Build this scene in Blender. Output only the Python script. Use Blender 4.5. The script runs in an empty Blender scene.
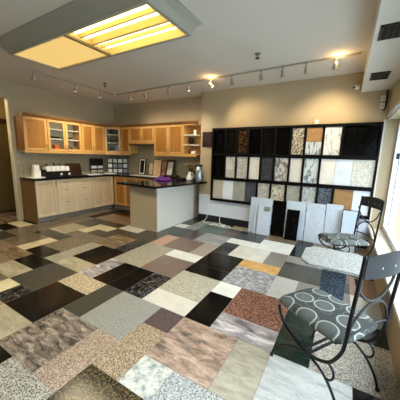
import bpy, bmesh, math, random
from mathutils import Vector, Matrix
random.seed(7)
C = bpy.context.scene.collection
S = bpy.context.scene

# ------------------------------------------------------------------ camera
CAMH = 1.47
cam = bpy.data.cameras.new('camera')
cam.sensor_width = 36.0
cam.lens = 36.0 * 245.33 / 400.0
cam.clip_start = 0.05
camo = bpy.data.objects.new('camera', cam)
C.objects.link(camo)
right = Vector((0.86116964, 0.50768387, 0.02537593))
down = Vector((0.11048757, -0.13822198, -0.98421907))
fwd = Vector((-0.49616464, 0.85038331, -0.17512533))
m = Matrix.Identity(4)
for k in range(3):
    m[k][0] = right[k]; m[k][1] = -down[k]; m[k][2] = -fwd[k]
m[2][3] = CAMH
camo.matrix_world = m
S.camera = camo

# ------------------------------------------------------------------ world, exposure
S.view_settings.view_transform = 'Standard'
S.view_settings.look = 'None'
S.view_settings.gamma = 1.0
S.view_settings.use_curve_mapping = False
S.view_settings.exposure = 0.8
world = bpy.data.worlds.new('overcast_sky')
S.world = world
world.use_nodes = True
wn = world.node_tree
wn.nodes.clear()
wo = wn.nodes.new('ShaderNodeOutputWorld')
wb = wn.nodes.new('ShaderNodeBackground')
wt = wn.nodes.new('ShaderNodeTexCoord')
ws = wn.nodes.new('ShaderNodeSeparateXYZ')
wr = wn.nodes.new('ShaderNodeValToRGB')
wn.links.new(wt.outputs['Generated'], ws.inputs[0])
wn.links.new(ws.outputs['Z'], wr.inputs[0])
wr.color_ramp.elements[0].position = 0.0
wr.color_ramp.elements[0].color = (0.10, 0.13, 0.14, 1)
_e = wr.color_ramp.elements.new(0.15)
_e.color = (0.15, 0.185, 0.20, 1)
_e = wr.color_ramp.elements.new(0.42)
_e.color = (0.48, 0.52, 0.54, 1)
wr.color_ramp.elements[1].position = 0.7
wr.color_ramp.elements[1].color = (0.92, 0.965, 1.0, 1)
wn.links.new(wr.outputs[0], wb.inputs[0])
WORLD = 7.4
wb.inputs[1].default_value = WORLD
wn.links.new(wb.outputs[0], wo.inputs[0])

LAMP = 34.0        # fluorescent trough
SPOT = 44.0        # track heads


# ------------------------------------------------------------------ materials
def lin(c):
    return tuple(((v / 255.0) / 12.92 if v / 255.0 <= 0.04045 else ((v / 255.0 + 0.055) / 1.055) ** 2.4) for v in c) + (1,)


MATS = {}


def mat(name, col, rough=0.5, metal=0.0, emit=None, strength=0.0, noise=0.0, nscale=6.0, spec=0.5, bump=0.0):
    if name in MATS:
        return MATS[name]
    mt = bpy.data.materials.new(name)
    mt.use_nodes = True
    nt = mt.node_tree
    b = nt.nodes['Principled BSDF']
    b.inputs['Base Color'].default_value = lin(col)
    b.inputs['Roughness'].default_value = rough
    b.inputs['Metallic'].default_value = metal
    b.inputs['Specular IOR Level'].default_value = spec
    tc = nt.nodes.new('ShaderNodeTexCoord')
    if noise:
        nz = nt.nodes.new('ShaderNodeTexNoise')
        nz.inputs['Scale'].default_value = nscale
        nz.inputs['Detail'].default_value = 5
        rp = nt.nodes.new('ShaderNodeValToRGB')
        c = lin(col)
        rp.color_ramp.elements[0].position = 0.3
        rp.color_ramp.elements[1].position = 0.7
        rp.color_ramp.elements[0].color = tuple(v * (1 - noise) for v in c[:3]) + (1,)
        rp.color_ramp.elements[1].color = tuple(min(1, v * (1 + noise)) for v in c[:3]) + (1,)
        nt.links.new(tc.outputs['Object'], nz.inputs['Vector'])
        nt.links.new(nz.outputs['Fac'], rp.inputs[0])
        nt.links.new(rp.outputs[0], b.inputs['Base Color'])
    if emit:
        b.inputs['Emission Color'].default_value = lin(emit)
        b.inputs['Emission Strength'].default_value = strength
    MATS[name] = mt
    return mt


def wood(name, c1, c2, rough=0.4, axis='Z'):
    mt = bpy.data.materials.new(name)
    mt.use_nodes = True
    nt = mt.node_tree
    b = nt.nodes['Principled BSDF']
    b.inputs['Roughness'].default_value = rough
    tc = nt.nodes.new('ShaderNodeTexCoord')
    mp = nt.nodes.new('ShaderNodeMapping')
    mp.inputs['Scale'].default_value = (14, 14, 1.2) if axis == 'Z' else (1.2, 1.2, 14)
    nz = nt.nodes.new('ShaderNodeTexNoise')
    nz.inputs['Scale'].default_value = 2.0
    nz.inputs['Detail'].default_value = 6
    nz.inputs['Distortion'].default_value = 0.6
    rp = nt.nodes.new('ShaderNodeValToRGB')
    rp.color_ramp.elements[0].position = 0.3
    rp.color_ramp.elements[1].position = 0.72
    rp.color_ramp.elements[0].color = lin(c1)
    rp.color_ramp.elements[1].color = lin(c2)
    nt.links.new(tc.outputs['Object'], mp.inputs[0])
    nt.links.new(mp.outputs[0], nz.inputs['Vector'])
    nt.links.new(nz.outputs['Fac'], rp.inputs[0])
    nt.links.new(rp.outputs[0], b.inputs['Base Color'])
    MATS[name] = mt
    return mt


def stone(name, kind, a, b_, c=None, scale=40.0, rough=0.16, contrast=0.5, angle=0.6, spec=0.35):
    """procedural polished stone: speck / plain / wave / vein"""
    mt = bpy.data.materials.new('stone_' + name)
    mt.use_nodes = True
    nt = mt.node_tree
    N, L = nt.nodes, nt.links
    bs = N['Principled BSDF']
    bs.inputs['Roughness'].default_value = rough
    bs.inputs['Specular IOR Level'].default_value = spec
    tc = N.new('ShaderNodeTexCoord')
    oi = N.new('ShaderNodeObjectInfo')
    ad = N.new('ShaderNodeVectorMath'); ad.operation = 'ADD'
    ml = N.new('ShaderNodeMath'); ml.operation = 'MULTIPLY'; ml.inputs[1].default_value = 37.0
    L.new(oi.outputs['Random'], ml.inputs[0])
    L.new(tc.outputs['Object'], ad.inputs[0])
    L.new(ml.outputs[0], ad.inputs[1])
    mp = N.new('ShaderNodeMapping')
    L.new(ad.outputs[0], mp.inputs[0])
    rp = N.new('ShaderNodeValToRGB')
    cr = rp.color_ramp
    if kind == 'speck':
        n1 = N.new('ShaderNodeTexNoise'); n1.inputs['Scale'].default_value = scale * 1.15
        n1.inputs['Detail'].default_value = 6; n1.inputs['Roughness'].default_value = 0.75
        L.new(mp.outputs[0], n1.inputs['Vector'])
        cr.elements[0].position = 0.5 - 0.14 * contrast; cr.elements[0].color = lin(a)
        cr.elements[1].position = 0.5 + 0.14 * contrast; cr.elements[1].color = lin(b_)
        if c:
            e = cr.elements.new(0.5); e.color = lin(c)
        L.new(n1.outputs['Fac'], rp.inputs[0])
    elif kind == 'plain':
        n1 = N.new('ShaderNodeTexNoise'); n1.inputs['Scale'].default_value = scale
        n1.inputs['Detail'].default_value = 6
        L.new(mp.outputs[0], n1.inputs['Vector'])
        cr.elements[0].position = 0.3; cr.elements[0].color = lin(a)
        cr.elements[1].position = 0.7; cr.elements[1].color = lin(b_)
        L.new(n1.outputs['Fac'], rp.inputs[0])
    elif kind == 'wave':
        mp.inputs['Rotation'].default_value = (0.5, 0.7, angle)
        mp.inputs['Scale'].default_value = (1.4, 4.5, 2.2)
        n1 = N.new('ShaderNodeTexNoise'); n1.inputs['Scale'].default_value = scale
        n1.inputs['Detail'].default_value = 8; n1.inputs['Roughness'].default_value = 0.72
        n1.inputs['Distortion'].default_value = 0.7
        L.new(mp.outputs[0], n1.inputs['Vector'])
        cr.elements[0].position = 0.36; cr.elements[0].color = lin(a)
        cr.elements[1].position = 0.66; cr.elements[1].color = lin(b_)
        if c:
            e = cr.elements.new(0.52); e.color = lin(c)
        L.new(n1.outputs['Fac'], rp.inputs[0])
    else:  # vein : thin lines where noise crosses the middle
        mp.inputs['Rotation'].default_value = (0.4, 0.9, angle)
        n1 = N.new('ShaderNodeTexNoise'); n1.inputs['Scale'].default_value = scale
        mp.inputs['Scale'].default_value = (2.4, 1.0, .7)
        n1.inputs['Detail'].default_value = 5; n1.inputs['Distortion'].default_value = 0.5
        L.new(mp.outputs[0], n1.inputs['Vector'])
        s1 = N.new('ShaderNodeMath'); s1.operation = 'SUBTRACT'; s1.inputs[1].default_value = 0.5
        s2 = N.new('ShaderNodeMath'); s2.operation = 'ABSOLUTE'
        L.new(n1.outputs['Fac'], s1.inputs[0]); L.new(s1.outputs[0], s2.inputs[0])
        cr.elements[0].position = 0.0; cr.elements[0].color = lin(b_)
        cr.elements[1].position = 0.05 * contrast * 2; cr.elements[1].color = lin(a)
        if c:
            e = cr.elements.new(0.25); e.color = lin(c)
        L.new(s2.outputs[0], rp.inputs[0])
    L.new(rp.outputs[0], bs.inputs['Base Color'])
    MATS['stone_' + name] = mt
    return mt


def glass(name, tint, refl=0.08):
    mt = bpy.data.materials.new(name)
    mt.use_nodes = True
    nt = mt.node_tree
    nt.nodes.clear()
    o = nt.nodes.new('ShaderNodeOutputMaterial')
    t = nt.nodes.new('ShaderNodeBsdfTransparent'); t.inputs[0].default_value = tint
    g = nt.nodes.new('ShaderNodeBsdfGlossy'); g.inputs['Roughness'].default_value = 0.02
    mx = nt.nodes.new('ShaderNodeMixShader'); mx.inputs[0].default_value = refl
    nt.links.new(t.outputs[0], mx.inputs[1]); nt.links.new(g.outputs[0], mx.inputs[2])
    nt.links.new(mx.outputs[0], o.inputs[0])
    MATS[name] = mt
    return mt


W_BEIGE = mat('wall_paint', (182, 165, 134), 0.85, noise=0.03, nscale=2)
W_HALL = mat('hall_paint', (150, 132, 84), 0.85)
W_WHITE = mat('white_paint', (226, 226, 222), 0.6)
W_CEIL = mat('ceiling_paint', (214, 208, 196), 0.9, noise=0.02, nscale=1.5)
W_SOFF = mat('soffit_paint', (222, 218, 206), 0.85)
W_PANEL = mat('pale_wainscot', (222, 230, 242), 0.35)
BLACKW = mat('black_lacquer', (8, 8, 9), 0.35, spec=.15)
BASEB = mat('dark_baseboard', (24, 26, 34), 0.35)
MAPLE = wood('maple', (194, 144, 78), (214, 168, 102), 0.35)
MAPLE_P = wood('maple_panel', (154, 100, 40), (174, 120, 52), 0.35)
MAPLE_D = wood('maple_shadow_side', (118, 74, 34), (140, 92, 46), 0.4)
CROWN = wood('crown_wood', (128, 86, 42), (152, 106, 58), 0.4, 'X')
BIRCH = wood('birch', (206, 188, 158), (220, 204, 176), 0.4)
BIRCH_P = wood('birch_panel', (198, 178, 146), (212, 194, 164), 0.4)
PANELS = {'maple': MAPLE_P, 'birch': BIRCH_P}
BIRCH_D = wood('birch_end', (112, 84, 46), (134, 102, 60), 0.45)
ISL = mat('island_laminate', (230, 227, 219), 0.35, noise=.015, nscale=3)
STEEL = mat('brushed_steel', (190, 188, 182), 0.3, 1.0)
NICKEL = mat('nickel', (120, 112, 100), 0.35, 0.9)
IRON = mat('black_iron', (10, 10, 11), 0.35, spec=.3)
IRONG = mat('grey_iron', (40, 41, 43), 0.5, 0.0, spec=.3)
WHITEP = mat('white_plastic', (232, 230, 224), 0.4)
PAPER = mat('white_paper', (236, 234, 228), 0.7)
BLACKP = mat('black_plastic', (14, 14, 15), 0.4)
GREYT = mat('grey_toe_kick', (134, 130, 122), 0.5)
ALU = mat('window_aluminium', (214, 222, 226), 0.35, 0.1)
GLASS = glass('window_glass', (0.94, 0.975, 1.0, 1), 0.05)
CABGLASS = glass('cabinet_glass', (0.94, 0.95, 0.93, 1), 0.03)
BACKSPL = stone('backsplash', 'speck', (138, 128, 104), (186, 176, 152), None, 30, 0.3, 0.9)
COUNTER = stone('black_counter', 'speck', (6, 6, 8), (46, 44, 44), (12, 12, 13), 60, 0.1, 0.9)
SILL = stone('sill', 'speck', (140, 128, 112), (214, 208, 198), (190, 180, 166), 45, 0.3, 1.0)
GROUT = mat('grout', (120, 116, 106), 0.7)

# floor stones : code -> material
F = {}


def fs(code, *a, **k):
    F[code] = stone('floor_' + code.lower(), *a, **k)


fs('K', 'plain', (8, 8, 8), (20, 19, 18), scale=9, spec=.22)
fs('N', 'vein', (14, 15, 18), (120, 122, 126), (26, 27, 30), scale=11, contrast=.35)
fs('k', 'plain', (36, 40, 40), (58, 62, 60), scale=20)
fs('D', 'speck', (48, 48, 42), (86, 84, 74), None, 90, contrast=.8)
fs('G', 'wave', (20, 34, 30), (44, 62, 56), (28, 44, 39), scale=4)
fs('G2', 'speck', (54, 76, 68), (98, 118, 108), None, 60)
fs('E', 'speck', (92, 82, 68), (140, 126, 108), None, 50)
fs('M', 'wave', (92, 76, 58), (166, 144, 116), (130, 110, 86), scale=3)
fs('P', 'speck', (112, 92, 76), (168, 144, 124), None, 70)
fs('R', 'speck', (92, 78, 70), (142, 124, 114), None, 90)
fs('RR', 'speck', (62, 40, 32), (172, 130, 112), (116, 80, 66), 75)
fs('T', 'speck', (104, 88, 68), (202, 186, 160), (156, 138, 114), 95)
fs('T1', 'speck', (118, 102, 86), (202, 184, 166), (162, 142, 124), 95)
fs('T2', 'speck', (136, 118, 94), (214, 202, 178), (184, 170, 144), 45)
fs('C', 'plain', (212, 200, 158), (230, 220, 184), scale=6)
fs('C2', 'plain', (202, 199, 190), (216, 213, 204), scale=6)
fs('C3', 'wave', (148, 144, 130), (192, 189, 174), (176, 172, 156), scale=2.5)
fs('W', 'plain', (216, 218, 212), (234, 236, 230), scale=5)
fs('Wb', 'speck', (120, 136, 142), (228, 230, 224), (200, 204, 198), 12, contrast=1.0)
fs('S', 'speck', (90, 88, 82), (214, 212, 202), (160, 158, 148), 95)
fs('S2', 'speck', (104, 112, 116), (214, 220, 220), (166, 172, 174), 110)
fs('S3', 'speck', (98, 96, 88), (200, 196, 184), (156, 152, 142), 110)
fs('S4', 'speck', (150, 152, 150), (206, 208, 204), None, 90)
fs('A', 'speck', (134, 130, 116), (178, 174, 158), None, 60)
fs('A3', 'speck', (132, 133, 128), (166, 167, 161), None, 70)
fs('A4', 'wave', (160, 168, 170), (206, 210, 208), (190, 196, 196), scale=4)
fs('A5', 'wave', (126, 130, 130), (176, 178, 176), (152, 154, 152), scale=3)
fs('V', 'wave', (58, 52, 48), (184, 172, 158), (132, 120, 108), scale=5.5, angle=1.1)
fs('B', 'wave', (150, 142, 118), (192, 184, 160), (176, 168, 144), scale=2.5)
fs('Y', 'plain', (188, 144, 78), (210, 170, 106), scale=12)
fs('L', 'wave', (104, 100, 106), (222, 218, 220), (164, 160, 164), scale=3)
fs('Lw', 'speck', (96, 98, 102), (204, 206, 208), (150, 152, 156), 18, contrast=1.3)
fs('U', 'speck', (70, 58, 58), (106, 92, 92), None, 90)
fs('A2', 'speck', (110, 106, 100), (150, 146, 140), None, 80)
fs('Q', 'speck', (142, 140, 124), (194, 192, 178), (174, 172, 156), 50, contrast=.8)
fs('Pk', 'wave', (92, 88, 80), (208, 186, 168), (172, 148, 132), scale=3.4, angle=.2)
fs('Po', 'speck', (166, 128, 104), (206, 172, 148), None, 70)
fs('O', 'speck', (20, 18, 12), (104, 90, 56), (40, 36, 24), 60)
fs('Pg', 'speck', (150, 138, 128), (182, 170, 160), None, 60)


# ------------------------------------------------------------------ mesh helpers
class MB:
    def __init__(self):
        self.bm = bmesh.new()

    def box(self, x0, x1, y0, y1, z0, z1, bevel=0.0, mi=0):
        vs = [self.bm.verts.new((x, y, z)) for z in (z0, z1) for y in (y0, y1) for x in (x0, x1)]
        fcs = []
        for q in ((0, 2, 3, 1), (4, 5, 7, 6), (0, 1, 5, 4), (2, 6, 7, 3), (0, 4, 6, 2), (1, 3, 7, 5)):
            f = self.bm.faces.new([vs[i] for i in q]); f.material_index = mi; fcs.append(f)
        if bevel:
            es = list({e for f in fcs for e in f.edges})
            bmesh.ops.bevel(self.bm, geom=es, offset=bevel, segments=2, affect='EDGES', profile=0.5)
        return self

    def prism(self, pts, z0, z1, bevel=0.0):
        """polygon (x,y) extruded in z"""
        lo = [self.bm.verts.new((x, y, z0)) for x, y in pts]
        hi = [self.bm.verts.new((x, y, z1)) for x, y in pts]
        n = len(pts); fcs = [self.bm.faces.new(lo[::-1]), self.bm.faces.new(hi)]
        for i in range(n):
            fcs.append(self.bm.faces.new((lo[i], lo[(i + 1) % n], hi[(i + 1) % n], hi[i])))
        if bevel:
            es = list({e for f in fcs for e in f.edges})
            bmesh.ops.bevel(self.bm, geom=es, offset=bevel, segments=2, affect='EDGES')
        bmesh.ops.recalc_face_normals(self.bm, faces=self.bm.faces[:])
        return self

    def tube(self, pts, r, n=8, closed=False, smooth=True, sq=1.0):
        P = [Vector(p) for p in pts]
        if smooth and len(P) > 2:
            Q = []
            N = len(P)
            for i in range(N - 1):
                p0 = P[max(i - 1, 0)]; p1 = P[i]; p2 = P[i + 1]; p3 = P[min(i + 2, N - 1)]
                for k in range(5):
                    t = k / 5.0
                    Q.append(0.5 * ((2 * p1) + (p2 - p0) * t + (2 * p0 - 5 * p1 + 4 * p2 - p3) * t * t + (3 * p1 - p0 - 3 * p2 + p3) * t ** 3))
            Q.append(P[-1]); P = Q
        rings = []
        ref = None
        for i, p in enumerate(P):
            d = (P[min(i + 1, len(P) - 1)] - P[max(i - 1, 0)]).normalized()
            if ref is None:
                ref = Vector((0, 0, 1)) if abs(d.z) < 0.9 else Vector((1, 0, 0))
            u = (ref - d * ref.dot(d)).normalized(); ref = u
            v = d.cross(u)
            rings.append([self.bm.verts.new(p + u * (r * math.cos(2 * math.pi * k / n)) + v * (r * sq * math.sin(2 * math.pi * k / n))) for k in range(n)])
        for a, b in zip(rings[:-1], rings[1:]):
            for k in range(n):
                f = self.bm.faces.new((a[k], a[(k + 1) % n], b[(k + 1) % n], b[k])); f.smooth = True
        self.bm.faces.new(rings[0][::-1]); self.bm.faces.new(rings[-1])
        return self

    def lathe(self, prof, cx=0, cy=0, n=20):
        rings = []
        for r, z in prof:
            rings.append([self.bm.verts.new((cx + r * math.cos(2 * math.pi * k / n), cy + r * math.sin(2 * math.pi * k / n), z)) for k in range(n)])
        for a, b in zip(rings[:-1], rings[1:]):
            for k in range(n):
                f = self.bm.faces.new((a[k], a[(k + 1) % n], b[(k + 1) % n], b[k])); f.smooth = True
        self.bm.faces.new(rings[0][::-1]); self.bm.faces.new(rings[-1])
        return self

    def quad(self, a, b, c, d, mi=0):
        f = self.bm.faces.new([self.bm.verts.new(p) for p in (a, b, c, d)]); f.material_index = mi
        return f

    def build(self, name, mt, parent=None, loc=None, rot=None):
        me = bpy.data.meshes.new(name)
        self.bm.to_mesh(me); self.bm.free()
        for q in (mt if isinstance(mt, (list, tuple)) else [mt]):
            me.materials.append(q)
        o = bpy.data.objects.new(name, me)
        C.objects.link(o)
        if parent:
            o.parent = parent
        if loc:
            o.location = loc
        if rot:
            o.rotation_euler = rot
        return o


def tag(o, label, cat, group=None):
    o['label'] = label; o['category'] = cat
    if group:
        o['group'] = group
    return o


def thing(name, label, cat, loc=(0, 0, 0), rz=0.0, group=None):
    o = bpy.data.objects.new(name, None)
    o.empty_display_size = 0.1
    C.objects.link(o)
    o.location = loc; o.rotation_euler = (0, 0, rz)
    return tag(o, label, cat, group)


def struct(o):
    o['kind'] = 'structure'
    return o


def copy_tree(o, parent=None):
    c = o.copy(); C.objects.link(c)
    if parent:
        c.parent = parent
    for ch in list(o.children):
        copy_tree(ch, c)
    return c


def solid(name, mt, label, cat, dims, loc, rot=(0, 0, 0), bevel=0.002, group=None):
    """one free standing slab-like thing: base centre at loc"""
    w, d, h = dims
    o = MB().box(-w / 2, w / 2, -d / 2, d / 2, 0, h, bevel).build(name, mt, None, loc, rot)
    return tag(o, label, cat, group)


# ------------------------------------------------------------------ room shell
CEIL = 2.84
YR = 4.87      # rack wall
YK = 5.14      # kitchen wall (0.27 m deeper)
XL = -5.98     # kitchen left wall
XJ = -2.86     # where the kitchen recess ends
XR = 0.46      # knee wall / header face on the right
YB = -3.2      # wall behind the camera
XH = -7.3      # end of the hall

# floor: one mesh, one quad per stone tile over a grout bed
codes = list(F)
U = 0.305


def gx(i): return (-1.1 - 0.875 * i) * U


def gy(j): return (2.2 + 0.855 * j) * U


tiles = '''4 6 -2 0 S|6 8 -2 0 K|5 7 0 2 V|4 5 0 2 T1|3 4 1 3 T|2 4 -1 1 O|7 9 0 1 B|9 11 0 1 Pk|7 9 1 3 K|9 10 1 2 N|10 11 1 2 C
11 13 1 2 E|11 13 2 3 B|13 15 3 4 M|15 17 3 4 P|13 15 2 3 P|9 11 2 4 D|11 13 3 4 K|12 14 4 5 K|14 15 4 6 C|15 17 4 6 E|17 19 5 7 E|19 21 5 6 K|17 19 4 5 D
17 19 3 4 M|14 17 6 7 k|15 17 7 9 B|17 19 7 8 E|12 14 5 8 E|14 15 7 8 E|11 12 4 7 A|9 11 5 7 K|9 11 4 5 B|8 9 4 6 L|7 9 3 4 T2|7 8 4 6 K|6 7 4 6 K
7 9 6 9 A|5 6 4 6 N|5 7 6 8 R|5 7 8 9 W|3 5 4 5 C2|3 5 5 7 Q|4 6 2 4 A3|6 7 2 4 D|3 4 3 4 U|2 3 1 2 Wb|1 2 0 2 S2|0 1 0 2 S2|1 3 2 4 Pk|0 1 2 4 C3
-2 0 2 4 A4|-3 -2 2 4 K|2 3 4 6 K|0 2 4 5 L|0 2 5 7 RR|2 3 6 7 W|-1 0 4 7 G|1 3 7 9 Lw|1 3 9 10 Y|0 1 7 9 S4|-2 0 7 9 A2|-1 1 9 11 D|-1 1 11 12 A3
0 1 12 14 G|3 5 7 8 K|3 5 8 10 K|4 5 10 12 k|2 4 10 12 C2|1 2 10 12 A2|1 3 12 14 W|3 5 12 13 W|3 5 13 15 k|1 3 14 16 E|5 6 13 15 U|6 8 13 15 G2
6 7 15 17 D|5 6 15 17 B|3 5 15 17 Pg|5 7 11 13 A5|5 6 9 11 Pg|6 8 9 11 R|8 9 9 11 Po|7 8 11 13 U|8 10 11 13 k|8 9 13 17 A5|7 8 15 17 S4|9 10 13 14 W
9 10 14 17 k|9 11 9 11 D|11 13 10 11 C2|10 12 7 9 M|9 10 7 9 N|11 13 9 10 D|12 14 8 9 D|13 15 8 10 C|15 17 9 10 D|17 19 8 11 E|13 17 11 13 P|13 17 10 11 k
15 18 13 15 K|18 20 11 14 E|-3 -1 4 6 S3|0 1 -2 0 A|-3 -1 0 2 T2|-1 1 -2 0 G2|2 4 -3 -1 T1|-3 -2 9 11 P|-3 -2 7 9 C2|-1 0 12 16 E|-3 -1 12 14 B'''
occ = {}
for t in tiles.replace('\n', '|').split('|'):
    a = t.split()
    i0, i1, j0, j1 = map(int, a[:4])
    for i in range(i0, i1):
        for j in range(j0, j1):
            occ.setdefault((i, j), (i0, i1, j0, j1, a[4]))
rng = random.Random(3)
far = ['E', 'D', 'B', 'P', 'A', 'M', 'R', 'C', 'K', 'k']
for j in range(-22, 18):
    for i in range(-3, 26):
        if (i, j) not in occ:
            w = 2 if (i + 1, j) not in occ else 1
            hh = 2 if all((i + q, j + 1) not in occ for q in range(w)) and rng.random() < .5 else 1
            cd = rng.choice(far)
            for p in range(w):
                for q in range(hh):
                    occ[(i + p, j + q)] = (i, i + w, j, j + hh, cd)
fl = MB()
GAP = 0.0014
done = set()
XMAX, YMAX = XR, YK


def frect(x0, x1, y0, y1, mi):
    fl.quad((x0, y0, 0), (x1, y0, 0), (x1, y1, 0), (x0, y1, 0), mi)


for key, t in occ.items():
    i, j = key
    # draw the part of the tile made of cells still owned by it (whole tile when nothing overlaps)
    if t in done:
        continue
    cells = [(a, b) for a in range(t[0], t[1]) for b in range(t[2], t[3]) if occ.get((a, b)) == t]
    if len(cells) == (t[1] - t[0]) * (t[3] - t[2]):
        rects = [(t[0], t[1], t[2], t[3])]
    else:
        rects = [(a, a + 1, b, b + 1) for a, b in cells]
    done.add(t)
    for a0, a1, b0, b1 in rects:
        x0, x1, y0, y1 = gx(a1) + GAP, gx(a0) - GAP, gy(b0) + GAP, gy(b1) - GAP
        x0, x1 = max(x0, XH), min(x1, XMAX); y0, y1 = max(y0, YB), min(y1, YMAX)
        if x1 - x0 > 0.01 and y1 - y0 > 0.01:
            frect(x0, x1, y0, y1, 1 + codes.index(t[4]))
fl.box(XH, XMAX, YB, YMAX, -0.12, -0.0012, 0, 0)
struct(fl.build('floor', [GROUT] + [F[c] for c in codes]))

struct(MB().box(XH, 0.9, YB, YK + 0.2, CEIL, CEIL + 0.1).build('ceiling', W_CEIL))
struct(MB().box(XJ, 0.9, YR, YK + 0.2, 0, CEIL).build('wall_back', W_BEIGE))
struct(MB().box(XL - 0.2, XJ, YK, YK + 0.2, 0, CEIL).build('wall_kitchen', W_BEIGE))
wl = MB().box(XL - 0.11, XL, 2.5, YK, 0, CEIL)
wl.box(XL - 0.16, XL, YB, 0.2, 0, CEIL)
wl.box(XL - 0.16, XL, 0.2, 2.5, 2.52, CEIL)
struct(wl.build('wall_left', W_BEIGE))
struct(MB().box(XL - 0.115, XL + .005, 2.488, 2.5, 0, 2.52).build('trim_1', mat('door_casing', (216, 208, 190), .6)))
struct(MB().box(XH - 0.1, XH, YB, YK, 0, CEIL).build('wall_hall', W_HALL))
struct(MB().box(XH, XL - 0.16, 3.6, 3.7, 0, CEIL).build('wall_hall_end', W_HALL))
struct(MB().box(XH, 0.9, YB - 0.1, YB, 0, CEIL).build('wall_front', W_BEIGE))
# hall door (dark, at the back of the hall)
HD = wood('hall_door_wood', (92, 78, 40), (108, 92, 52), 0.5)
dr = struct(MB().box(XH + 0.002, XH + 0.045, 2.2, 3.12, 0.0, 2.12, .004).build('door_1', HD))
MB().box(XH + 0.002, XH + 0.06, 3.12, 3.2, 0, 2.24).box(XH + 0.002, XH + 0.06, 2.12, 3.2, 2.12, 2.24).build('door_frame', mat('dark_trim', (40, 26, 14), .5), dr)
struct(MB().box(XH, XH + 0.015, 3.2, 3.6, 0, 0.12).box(XH, XL - .16, 3.585, 3.6, 0, .12).build('baseboard_hall', W_WHITE))

hl = thing('hall_fill_light', 'added unseen round light that brightens the hall beyond the left wall opening', 'ceiling light', (-6.7, 1.6, CEIL))  # unseen lamp, added to keep the hall from rendering black
MB().lathe([(.16, 0), (.16, -.02), (.12, -.06), (.04, -.08)], n=24).build('shade', mat('hall_fill_shade', (240, 226, 190), .5, emit=(255, 226, 170), strength=1.5), hl)
_l = bpy.data.lights.new('fill_bulb', 'POINT'); _l.energy = 26; _l.color = (1, .78, .45); _l.shadow_soft_size = .1
_o = bpy.data.objects.new('fill_bulb', _l); C.objects.link(_o); _o.parent = hl; _o.location = (0, 0, -.2)

# right wall : knee wall with stone sill, header, window band
struct(MB().box(XR, 0.66, YB, YR, 0, 0.335).build('wall_right', mat('knee_wall_paint', (150, 128, 96), .7)))
struct(MB().box(XR - 0.015, 0.66, YB, YR, 0.335, 0.37, .004).build('trim_2', SILL))
struct(MB().box(0.48, 0.9, YB, YR, 2.1, CEIL).build('wall_right_header', W_BEIGE))
win = MB()
WZ0, WZ1, WX = 0.37, 2.1, 0.66
win.box(WX - .03, WX + .03, YB, YR, WZ0, WZ0 + .07).box(WX - .03, WX + .03, YB, YR, WZ1 - .07, WZ1)
mull = [YR - .03, 4.36, 3.05, 1.7, 0.3, -1.1, YB + .04]
for y in mull:
    win.box(WX - .035, WX + .035, y - .035, y + .035, WZ0, WZ1)
wf = struct(win.build('window_1', ALU))
gp = MB()
for a, b in zip(mull[1:], mull[:-1]):
    gp.box(WX - .004, WX + .004, a + .035, b - .035, WZ0 + .07, WZ1 - .07)
gp.build('pane', GLASS, wf)
MB().box(WX - .07, WX - .035, 4.345, 4.375, 1.50, 1.58, .004).build('window_latch', BLACKP, wf)
# soffit along the window wall
struct(MB().box(0.085, 0.48, YB, YR, 2.54, CEIL).build('trim_3', W_SOFF))
# wainscot and baseboard under the rack, corner strip, blind rail
struct(MB().box(XJ, 0.455, YR - .012, YR, 0.15, 0.62).build('trim_4', W_PANEL))
struct(MB().box(XJ, XR, YR - .022, YR, 0, 0.15).build('baseboard_back', BASEB))
struct(MB().box(XR - .03, XR + .0, YR - .03, YR, 0.37, 2.1).build('trim_5', mat('corner_strip', (214, 202, 190), .5)))
# ground outside
struct(MB().box(0.9, 60, -40, 60, -0.3, -0.12).box(-60, .9, -60, YB - .1, -.3, -.12).build('ground', mat('pale_concrete', (150, 162, 168), .9)))

# ------------------------------------------------------------------ ceiling fixtures
lt = thing('ceiling_light', 'long white framed fluorescent ceiling light with one amber diffuser and one open tube bay', 'ceiling light', (-2.7, 2.01, CEIL))
zt, zb = -0.0, -0.15
hx0, hx1, hy0, hy1 = -1.135, 1.15, -.30, .30       # bottom opening
tb = MB()
o1 = [(-1.32, -.44), (1.25, -.44), (1.25, .44), (-1.32, .44)]
o2 = [(hx0 - .03, hy0 - .03), (hx1 + .03, hy0 - .03), (hx1 + .03, hy1 + .03), (hx0 - .03, hy1 + .03)]
o3 = [(hx0, hy0), (hx1, hy0), (hx1, hy1), (hx0, hy1)]
prof = [(o1, 0.0), (o1, -.012), ([(x * .97, y * .93) for x, y in o1], -.03), ([((a[0] * .35 + b[0] * .65), (a[1] * .35 + b[1] * .65)) for a, b in zip(o1, o2)], -.075), (o2, -.135), (o2, -.15), (o3, -.15), (o3, -.13)]
rings = [[tb.bm.verts.new((x, y, z)) for x, y in ring] for ring, z in prof]
for a, b in zip(rings[:-1], rings[1:]):
    for k in range(4):
        tb.bm.faces.new((a[k], a[(k + 1) % 4], b[(k + 1) % 4], b[k]))
bmesh.ops.recalc_face_normals(tb.bm, faces=tb.bm.faces[:])
tb.build('frame', mat('light_frame', (158, 154, 140), .6), lt)
TR = mat('light_tray', (238, 212, 140), .5)
MB().box(hx0, hx1, hy0, hy1, -.04, -.02).box(-.02, .0, hy0, hy1, -.15, -.03).box(hx0, hx1, hy1 - .012, hy1 - .001, -.148, -.04).box(hx0, hx1, hy0 + .001, hy0 + .012, -.148, -.04).box(hx1 - .012, hx1 - .001, hy0 + .012, hy1 - .012, -.148, -.04).build('tray', TR, lt)
MB().box(-.035, .015, hy0, hy1, -.152, -.13).build('divider', mat('light_divider', (150, 128, 84), .5), lt)
MB().box(hx0, -.035, hy0, hy1, -.136, -.13).build('diffuser', mat('amber_diffuser', (206, 168, 92), .5, emit=(232, 196, 120), strength=.5, noise=.06, nscale=3), lt)
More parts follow.
